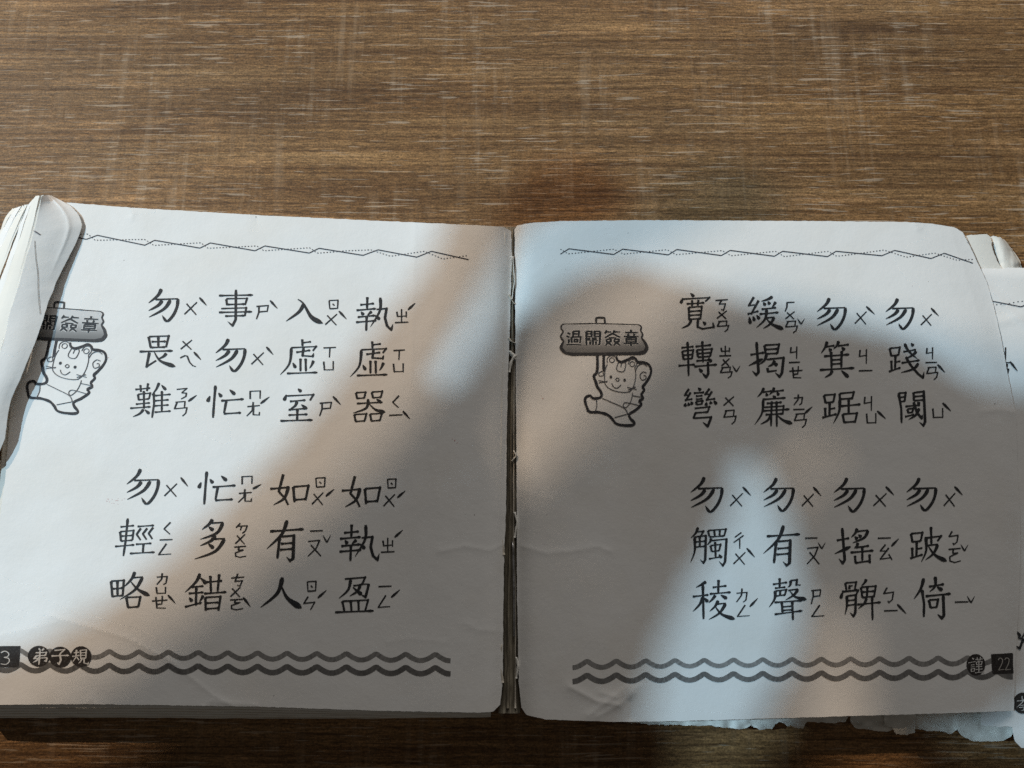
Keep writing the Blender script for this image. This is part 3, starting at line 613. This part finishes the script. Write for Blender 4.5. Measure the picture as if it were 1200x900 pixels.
RIGHT = [
 ('kuan', E, "k 292,105,365,168;x 300,170,365,218;an 300,230,370,293"), ('huan', E, "h 700,120,755,175;x 702,175,762,220;an 700,230,772,300;3 772,215,815,250"), ('zhuan', E, "zh 315,375,385,435;x 328,450,380,495;an 318,500,390,565;3 392,490,438,528"),
 ('jie1', E, "j 728,380,778,450;i 722,460,788,485;eh 725,495,803,565"), ('wan', E, "x 340,672,408,728;an 338,752,413,835"), ('lian', E, "l 752,660,805,722;i 748,738,815,758;an 752,772,825,855;2 815,732,860,772"),
 (wu(F_,146,188,.97), F_, "x 283,175,360,250;4 350,145,400,192"), (wu(F_,546,188,.94), F_, "x 670,190,742,258;4 730,155,775,202"), ('ji', F_, "j 307,395,362,480;i 307,510,387,532"),
 ('jian', F_, "j 700,385,748,455;i 697,462,765,485;an 702,500,770,575;4 768,485,812,532"), ('ju', F_, "j 335,670,392,755;yu 350,770,410,830;4 415,757,465,803"), ('yu', F_, "yu 738,740,802,798;4 798,710,847,758"),
 (wu(G,190,147,1.07), G, "x 328,140,410,218;4 402,103,450,155"), (wu(G,612,147,1.02), G, "x 748,143,826,218;4 815,103,862,155"), ('chu', G, "ch 345,370,410,465;x 347,485,425,558;4 425,462,472,515"),
 (('you', G, 459, -21, .99), G, "i 767,392,840,412;ou 778,455,855,555;3 843,428,887,465"), ('leng', G, "l 365,698,430,778;ng 367,795,442,862;2 443,755,490,805"), ('sheng', G, "sh 803,700,862,790;ng 803,795,880,862"),
 (wu(I,151,148,1.04), I, "x 293,140,378,217;4 365,100,413,150"), (wu(I,574,145,1.0), I, "x 705,138,780,217;4 768,100,815,150"), ('yao', I, "i 318,392,395,412;ao 325,440,402,530;2 398,405,442,450"),
 ('bo', I, "b 733,362,795,440;o 733,462,805,545;3 805,440,848,478"), ('bi', I, "b 350,692,417,780;i 355,815,435,840;4 432,790,485,845"), ('yi3', I, "i 770,768,850,785;3 842,742,887,782")]
def centre(text):
    n = np.array([[float(v) for v in q.split(',')] for q in text.replace(';', ' ').split() if ',' in q])
    return (n.min(0) + n.max(0)) / 2
def print_text(rows, H, page):
    for what, o, ph in rows:
        pr = Print(H)
        if isinstance(what, str):
            g_o, tx, w = GL[what]; strokes(pr, tx, *g_o, 5, w * 1.16)
        elif what[0] == 'wu':
            strokes(pr, WU, *what[1], 5, 16.5, dx=what[2], dy=what[3], kx=what[4], cx=WUC[0], cy=WUC[1])
        else:
            k, oo, dx, dy, sc = what; g_o, tx, w = GL[k]; c0 = centre(tx)
            strokes(pr, tx, *oo, 5, w * sc * 1.16, dx=dx, dy=dy, kx=sc, cx=c0[0], cy=c0[1])
        pr.build("printed_character", page)
        pp_ = Print(H); phon(pp_, o, ph); pp_.build("phonetic_mark", page)
print_text(LEFT, H_left, left_page)
print_text(RIGHT, H_right, right_page)

# ruled zigzag and dotted lines under the upper margin
def px(pts, ox, oy, s): return [(ox + a / s, oy + b / s) for a, b in pts]
ZL = px([(45,84),(100,98),(163,75),(430,131),(485,103),(740,147),(798,118),(1050,162),(1105,135)], 80, 260, 4.8) + px([(203,175),(258,148),(505,188),(590,157),(808,198),(890,165),(1100,212)], 320, 260, 4.8)
DL = px([(50,68),(110,68),(150,103),(430,98),(480,132),(745,117),(785,148),(1060,135),(1100,162)], 80, 260, 4.8) + px([(205,145),(250,176),(400,163),(550,157),(660,193),(850,165),(955,208),(1100,188)], 320, 260, 4.8)
ZR = px([(80,133),(128,103),(380,135),(430,105),(687,137),(735,107),(985,141),(1035,112)], 640, 270, 4.8) + px([(83,193),(130,165),(383,195),(430,165),(688,190),(760,160),(965,206),(1038,176),(1200,232)], 890, 260, 4.8)
DR = px([(80,105),(125,132),(380,105),(435,133),(680,108),(730,136),(990,113),(1040,142)], 640, 270, 4.8) + px([(90,165),(140,195),(385,165),(435,193),(580,175),(700,158),(825,198),(985,175),(1110,215),(1210,210)], 890, 260, 4.8)
def ruled(H, page, Z, Dt):
    pr = Print(H)
    for a, b in zip(Z[:-1], Z[1:]):
        q = resample([a, b], max(3, int(math.dist(a, b) / 4))); pr.brush(q, [1.25 if b[1] > a[1] else 1.05] * len(q), (.05, .05, .06))
    pr.build("zigzag_line", page)
    pr = Print(H); p = resample(Dt, 2000); L = sum(math.dist(a, b) for a, b in zip(Dt[:-1], Dt[1:])); n = int(L / 3.7)
    for i in range(n):
        a = p[int(i / n * 1999)]; b = p[min(1999, int((i + .42) / n * 1999))]
        pr.brush([a, (np.array(a) + b) / 2, b], [1.0] * 3, (.08, .08, .09))
    pr.build("dotted_line", page)
ruled(H_left, left_page, ZL, DL); ruled(H_right, right_page, ZR, DR)

# wavy double ribbon at the foot
def ribbon(H, page, x0, x1, ph, per, ya, yb, w, c):
    pr = Print(H); n = int((x1 - x0) / 1.5)
    x = np.linspace(x0, x1, n); t = (x - ph) / per
    base = np.interp(x, [x0, x1], [ya, yb])
    y = base + .6 + 8.0 * np.abs(np.sin(math.pi * t)) ** .95
    y = np.convolve(np.pad(y, 1, mode='edge'), np.ones(3) / 3, 'valid')
    pr.brush(np.stack([x, y], 1), np.full(n, w), c)
    v = vnoise(np.arange(n) * .9, np.zeros(n), 6); v2 = vnoise(np.arange(n) * .9 + 2.2, np.zeros(n), 6)      # halftone hatching
    for side, vv in ((0, v), (n, v2)):
        for i in range(n): pr.C[side + i] = (*(np.array(c) * (.72 + .62 * vv[i])), 1)
    pr.build("wavy_band", page)
ribbon(H_left, left_page, -12, 528, 128, 34.75, 760.5, 765.5, 5.2, (.20, .195, .185)); ribbon(H_left, left_page, -12, 528, 128, 34.75, 777, 781, 6.0, (.125, .121, .115))
ribbon(H_right, right_page, 671, 1187, 688, 34.3, 773.5, 768.5, 5.2, (.22, .215, .205)); ribbon(H_right, right_page, 671, 1187, 688, 34.3, 790, 784.5, 6.0, (.15, .146, .14))
DK = (.028, .024, .022)
def badge(page, H, shapes, text, o, sc, w, label, c=WHITE):
    pr = Print(H, EPS * 1.25)
    for s_ in shapes:
        if s_[0] == 'o': pr.disc(*s_[1:], c=DK, n=28)
        else: pr.poly(s_[1], DK)
    strokes(pr, text, *o, sc, w, c=c, lift=.00002)
    pr.build("printed_badge", page, label)
badge(left_page, H_left, [('o',45.5,769,13,12.3)], "l 455,98 475,125; l 515,98 492,125; z 418,150 542,145 532,185; h 425,185 532,180; z 425,185 400,218 552,206; k 552,206 540,248 512,245; s 470,130 455,290; p 462,205 430,240 383,265", (0,750), 10, 20, "round dark badge with the first white title character")
badge(left_page, H_left, [('o',70.5,770,12.8,12.3)], "z 638,122 757,112 700,165; k 700,165 714,235 690,283 668,262; h 603,187 808,180", (0,750), 10, 20, "round dark badge with the second white title character")
badge(left_page, H_left, [('o',95,769.5,12.2,12.3)], "h 865,150 928,143; h 848,192 932,180; p 897,113 890,200 843,268; l 900,200 928,238; l 942,120 946,225; z 942,120 1012,115 1005,215; h 946,150 1005,148; h 946,180 1005,178; h 946,212 1005,210; p 962,215 945,250 918,277; k 985,215 985,268 1030,282 1038,255", (0,750), 10, 16, "round dark badge with the third white title character")
badge(left_page, H_left, [('p',[(-12,758),(5,757),(24,757),(23,770),(22,782),(5,782),(-12,782)])], "C 12,150 55,130 100,155 92,192 45,203; C 45,203 98,215 108,250 70,285 8,278; C -90,150 -60,130 -25,150 -30,190 -95,280; l -95,280 -20,280", (0,750), 10, 13, "dark square badge with the page number 23")
badge(right_page, H_right, [('o',1143.6,779,11,12.6)], "d 170,188 192,203; h 133,242 208,226; h 160,265 198,260; h 160,285 198,281; l 162,305 164,333; z 162,305 200,300 195,330; h 164,332 196,329; h 208,207 284,199; s 225,183 231,215; s 262,178 256,215; l 218,232 219,262; z 218,232 278,226 272,260; h 218,261 273,258; s 244,215 244,345; h 214,283 278,277; h 210,312 284,305; h 204,347 302,335", (1120,750), 9, 10, "round dark badge with a white character")
badge(right_page, H_right, [('p',[(1161.5,766.5),(1175,766),(1187.3,765),(1187.2,779),(1188,789.5),(1175,789.8),(1163,790),(1162,778)])], "C 447,212 465,190 492,205 487,248 452,318; l 452,318 512,310; C 517,208 535,188 562,203 556,248 523,316; l 523,316 582,308", (1120,750), 9, 9.5, "dark square badge with the page number 22", c=(.42,.40,.36))

# the squirrel with a signboard
SQ_THICK = ["330,335 328,450 305,482 318,522 330,560 355,595 360,620 345,636 300,640 280,622 252,630 243,655 255,700 275,735 340,738 400,755 435,785 458,815 500,828 570,830 592,815 562,780 555,752 600,722 640,682 625,660 652,640 640,612 660,582 650,560 672,530 700,482 708,440 690,402 655,388 612,385 600,365 575,353 540,370 500,385 472,372 462,345",
            "375,335 374,400 376,452"]
SQ_THIN = ["400,400 385,440 380,500 387,545 430,580 500,597 560,590 590,540 600,470 592,420", "400,392 400,360 425,340 460,352 468,378", "545,400 560,370 590,366 607,395 592,425",
           "480,382 465,430 480,450 515,450 530,405 522,386", "502,388 494,420", "432,535 445,560 470,568 497,545", "338,515 398,526", "340,532 402,520", "540,562 606,578", "545,582 600,560", "552,598 590,552",
           "600,445 615,412 650,398 680,415", "676,462 650,455 630,480 645,512 672,500 668,480 655,482", "365,640 430,668 520,710 545,752", "322,645 326,690 315,735", "450,776 500,762 562,745",
           "577,600 575,625 560,672 530,706 512,692 530,670 622,690", "580,622 642,632", "340,462 365,450 372,478 345,482 338,462", "458,508 470,496 484,508 472,520 458,508"]
SIGN = "78,125 92,118 320,114 620,122 640,136 634,165 650,190 640,215 665,247 680,285 662,315 620,325 400,328 150,330 100,320 72,285 92,240 70,205 92,170 75,150 78,125"
SIGNTXT = """l 120,180 140,190; l 113,203 135,212; l 130,225 128,255; l 113,264 150,262 217,265; l 160,170 202,168 198,205; l 160,170 160,205; l 165,188 198,187; l 148,210 214,208 208,250; l 148,210 150,250; l 168,226 190,226 190,243 168,243 168,226;
l 253,170 253,266; l 253,170 290,170 290,205 258,205; l 258,187 290,187; l 350,170 346,262 335,265; l 350,170 310,170 310,205 346,205; l 310,187 346,187; l 278,213 265,228 288,234; l 322,213 310,228 334,234; l 280,240 280,262; l 320,240 320,262; l 299,213 299,264;
l 397,163 382,185; l 390,174 427,174; l 452,163 440,185; l 447,174 490,174; l 436,184 384,214; l 436,184 490,212; l 410,215 462,215; l 394,225 425,225 425,242 394,242 394,225; l 450,225 481,225 481,242 450,242 450,225; l 408,243 388,269; l 408,250 430,268; l 466,243 446,269; l 466,250 490,268;
l 567,158 567,176; l 525,178 614,178; l 545,186 550,202; l 590,186 585,202; l 516,206 620,206; l 533,216 602,216 602,243 533,243 533,216; l 537,229 600,229; l 518,255 618,255; l 567,243 567,272"""
def squirrel(H, page, M, ox, oy, xmin=-1e9):
    def T(p):
        a = np.asarray(p, float); a = np.concatenate([a, np.ones((len(a), 1))], 1) @ M
        return a / 6 + [ox, oy]
    def P(s): return [tuple(float(v) for v in q.split(',')) for q in s.split()]
    pr = Print(H, EPS * 1.1)
    so = resample(P(SIGN), 120)
    rows = 26; ys = np.linspace(117, 328, rows)                        # halftone: paper white fading to grey
    grid = []
    def xr(y):
        xs = []
        for a, b in zip(so, np.roll(so, -1, 0)):
            if (a[1] > y) != (b[1] > y): xs.append(a[0] + (y - a[1]) / (b[1] - a[1]) * (b[0] - a[0]))
        return (min(xs), max(xs)) if xs else (80, 630)
    b0 = len(pr.V)
    for y in ys:
        l, r = xr(min(max(y, 120), 326)); f = ss(150, 325, y); v = .60 - .42 * f
        q = T([(l + (r - l) * k / 20, y) for k in range(21)])
        for w_ in q: pr.V.append((w_[0], w_[1], pr.e)); pr.C.append((v, v, v * .98, 1))
    for i in range(rows - 1):
        for k in range(20): a = b0 + i * 21 + k; pr.F.append((a, a + 1, a + 22, a + 21))
    o2 = resample(P(SIGN), 140); wd = 1.2 + 2.3 * ss(180, 320, o2[:, 1]) + .9 * ss(610, 660, o2[:, 0]) + .6 * ss(110, 80, o2[:, 0])
    wd = wd + .7 * (vnoise(np.arange(140) * .5, np.zeros(140), 5) - .5)
    pr.brush(T(o2), wd, (.045, .045, .048), lift=.00002)
    pg = T([(322,114),(320,78),(335,72),(380,74),(384,114)]); pr.brush(resample(pg, 30), [2.2] * 30, (.05, .05, .052), lift=.00001)
    M2 = []
    for part in SIGNTXT.replace('\n', ' ').split(';'):
        t = part.split()
        if t: M2.append("l " + ' '.join(f"{x * 6},{y * 6}" for x, y in (T(P(' '.join(t[1:]))) - [ox, oy])))
    strokes(pr, ';'.join(M2), ox, oy, 6, 29, c=(.64, .64, .62), lift=.00003)
    strokes(pr, ';'.join(M2), ox, oy, 6, 17.5, c=(.030, .035, .04), lift=.00004)
    pr.build("printed_sign", page, "signboard drawn in the stamp space with four bold characters")
    pr = Print(H, EPS * 1.3)
    for s_ in SQ_THICK:
        q = resample(T(P(s_)), 260 if len(s_) > 60 else 20, True)
        pr.brush(q, 2.9 + 1.0 * (vnoise(np.arange(len(q)) * .22, np.zeros(len(q)), 4) - .4), (.030, .030, .034))
    for s_ in SQ_THIN:
        q = resample(T(P(s_)), 40, len(s_.split()) > 2); pr.brush(q, [1.0] * len(q), (.09, .09, .095))
    for cx_, cy_ in ((432, 371), (575, 399)):
        q = T([(cx_ + 17 * math.cos(t), cy_ + 17 * math.sin(t)) for t in np.linspace(0, 6.3, 20)]); pr.brush(q, [.9] * 20, (.08, .08, .085))
    for cx_, cy_ in ((425, 490), (522, 512)):
        pr.poly(T([(cx_ + 9 * math.cos(t), cy_ + 11 * math.sin(t)) for t in np.linspace(0, 6.28, 10, endpoint=False)]).tolist(), (.04, .04, .045))
    pr.build("squirrel_drawing", page, "outlined squirrel holding the signboard")
squirrel(H_right, right_page, np.array([[1, 0], [0, 1], [0, 0]], float), 645, 360)
src = np.array([[352,95,1],[590,820,1],[700,440,1],[425,490,1],[680,290,1],[243,655,1]], float); dst = np.array([[298,75],[425,830],[620,440],[303,485],[618,300],[70,640]], float)
M_ = np.linalg.lstsq(src, dst, rcond=None)[0]
squirrel(H_left, left_page, M_, 20, 345)

# print on the leaf that sticks out at the right
HU = lambda x, y, u=0, v=0: .0079 + .0004 * (vnoise(x / 40, y / 60, 51) - .5) + .0003 * np.exp(-(seg_d(x, y, [(1150,330),(1180,360),(1215,395)]) / 2.5) ** 2) \
    + .0002 * np.exp(-(seg_d(x, y, [(1160,380),(1200,370)]) / 5) ** 2) - .0004 * ss(8, 0, y - 314)
pr = Print(HU, .00012)
q = resample([(1158,352),(1197,359.5),(1203,356.5),(1250,362)], 40); pr.brush(q, [1.2] * 40, (.05, .05, .06)); pr.build("zigzag_line", under)
pr = Print(HU, .00012)
for a, b in ((1162,357.5),(1167,357),(1172,356.5),(1177,356),(1182,355.5),(1187,354.5),(1192,353.5),(1197,353),(1202,353.5)): pr.brush([(a, b), (a + .9, b - .1), (a + 1.8, b - .2)], [.9] * 3, (.1, .1, .11))
pr.build("dotted_line", under)
pr = Print(HU, .00012)
phon(pr, (1120, 400), "j 255,35,300,110;i 270,120,320,130;an 255,135,310,200;4 318,118,362,175")
pr.build("phonetic_mark", under); pr = Print(HU, .00012)
phon(pr, (1120, 600), "3 420,455,470,490")
pr.build("phonetic_mark", under)
pr = Print(HU, .00012); strokes(pr, "d 360,700 380,730; k 365,735 395,745 375,800 355,785; p 420,690 400,720 380,745; d 395,745 415,765", 1120, 600, 5, 13)
strokes(pr, "d 350,365 372,385", 1120, 600, 5, 12); pr.build("printed_character", under)
badge(under, HU, [('o',1198.5,824,11.5,12.5)], "h 645,643 760,636; s 700,592 702,645; p 735,610 700,660 640,715; z 680,690 735,685; p 735,685 715,740 690,745; h 670,712 750,705", (1120,750), 9, 9, "round dark badge with a white character")

# small stains and specks
def specks(H, page, pts, c):
    pr = Print(H)
    for x, y, r in pts:
        n = 6; a0 = random.random() * 6
        pr.poly([(x + r * random.uniform(.6, 1.1) * math.cos(a0 + k), y + r * random.uniform(.4, 1) * math.sin(a0 + k)) for k in range(n)], c)
    o = pr.build("ink_speck", page); o["kind"] = "stuff"; return o
red = [(124 + random.uniform(0, 22), 588 + random.uniform(-4, 3), .45) for _ in range(16)] + [(530, 514, .5), (533, 516, .8), (536, 519, .6), (127, 419, .5), (130, 421, .4)]
specks(H_left, left_page, red, (.62, .30, .30)); specks(H_left, left_page, [(556,603,.6),(321,815,.6),(145,305,.5),(463,588,.4),(300,254,.9)], (.12, .11, .1))
specks(H_right, right_page, [(634,464,.5),(636,467,.7),(1024,388,.6),(1069,335,.5)], (.55, .25, .2)); specks(H_right, right_page, [(641,603,.6),(1166,473,.7),(950,702,.5),(736,273,.5),(853,438,.5),(1088,330,.4),(1158,575,.4)], (.16, .13, .11))
# faint print and a crease on the dog-eared leaf
from mathutils.bvhtree import BVHTree
flap = bpy.data.objects["folded_page"]
bvh = BVHTree.FromPolygons([v.co[:] for v in flap.data.vertices], [p.vertices[:] for p in flap.data.polygons])
def H_flap(x, y, u=0, v=0):
    out = []
    for a, b in zip(np.ravel(x), np.ravel(y)):
        d = Vector(at(a, b, .005)) - Vector(CAM); h = bvh.ray_cast(Vector(CAM), d.normalized())
        out.append(h[0].z if h[0] is not None else .0135)
    return np.array(out).reshape(np.shape(x))
pr = Print(H_flap, .0001)
for a, b in (((39,270),(47,275)),): pr.brush(resample([a, b], 6), [1.3] * 6, (.10, .10, .12))
pr.build("zigzag_line", flap)
pr = Print(H_flap, .0001); pr.brush(resample([(40.5,282),(41.5,300),(44,320),(44.8,345),(47,368)], 40, True), .55 + .3 * vnoise(np.arange(40) * .7, np.zeros(40), 2), (.30, .29, .27)); pr.build("crease_line", flap)
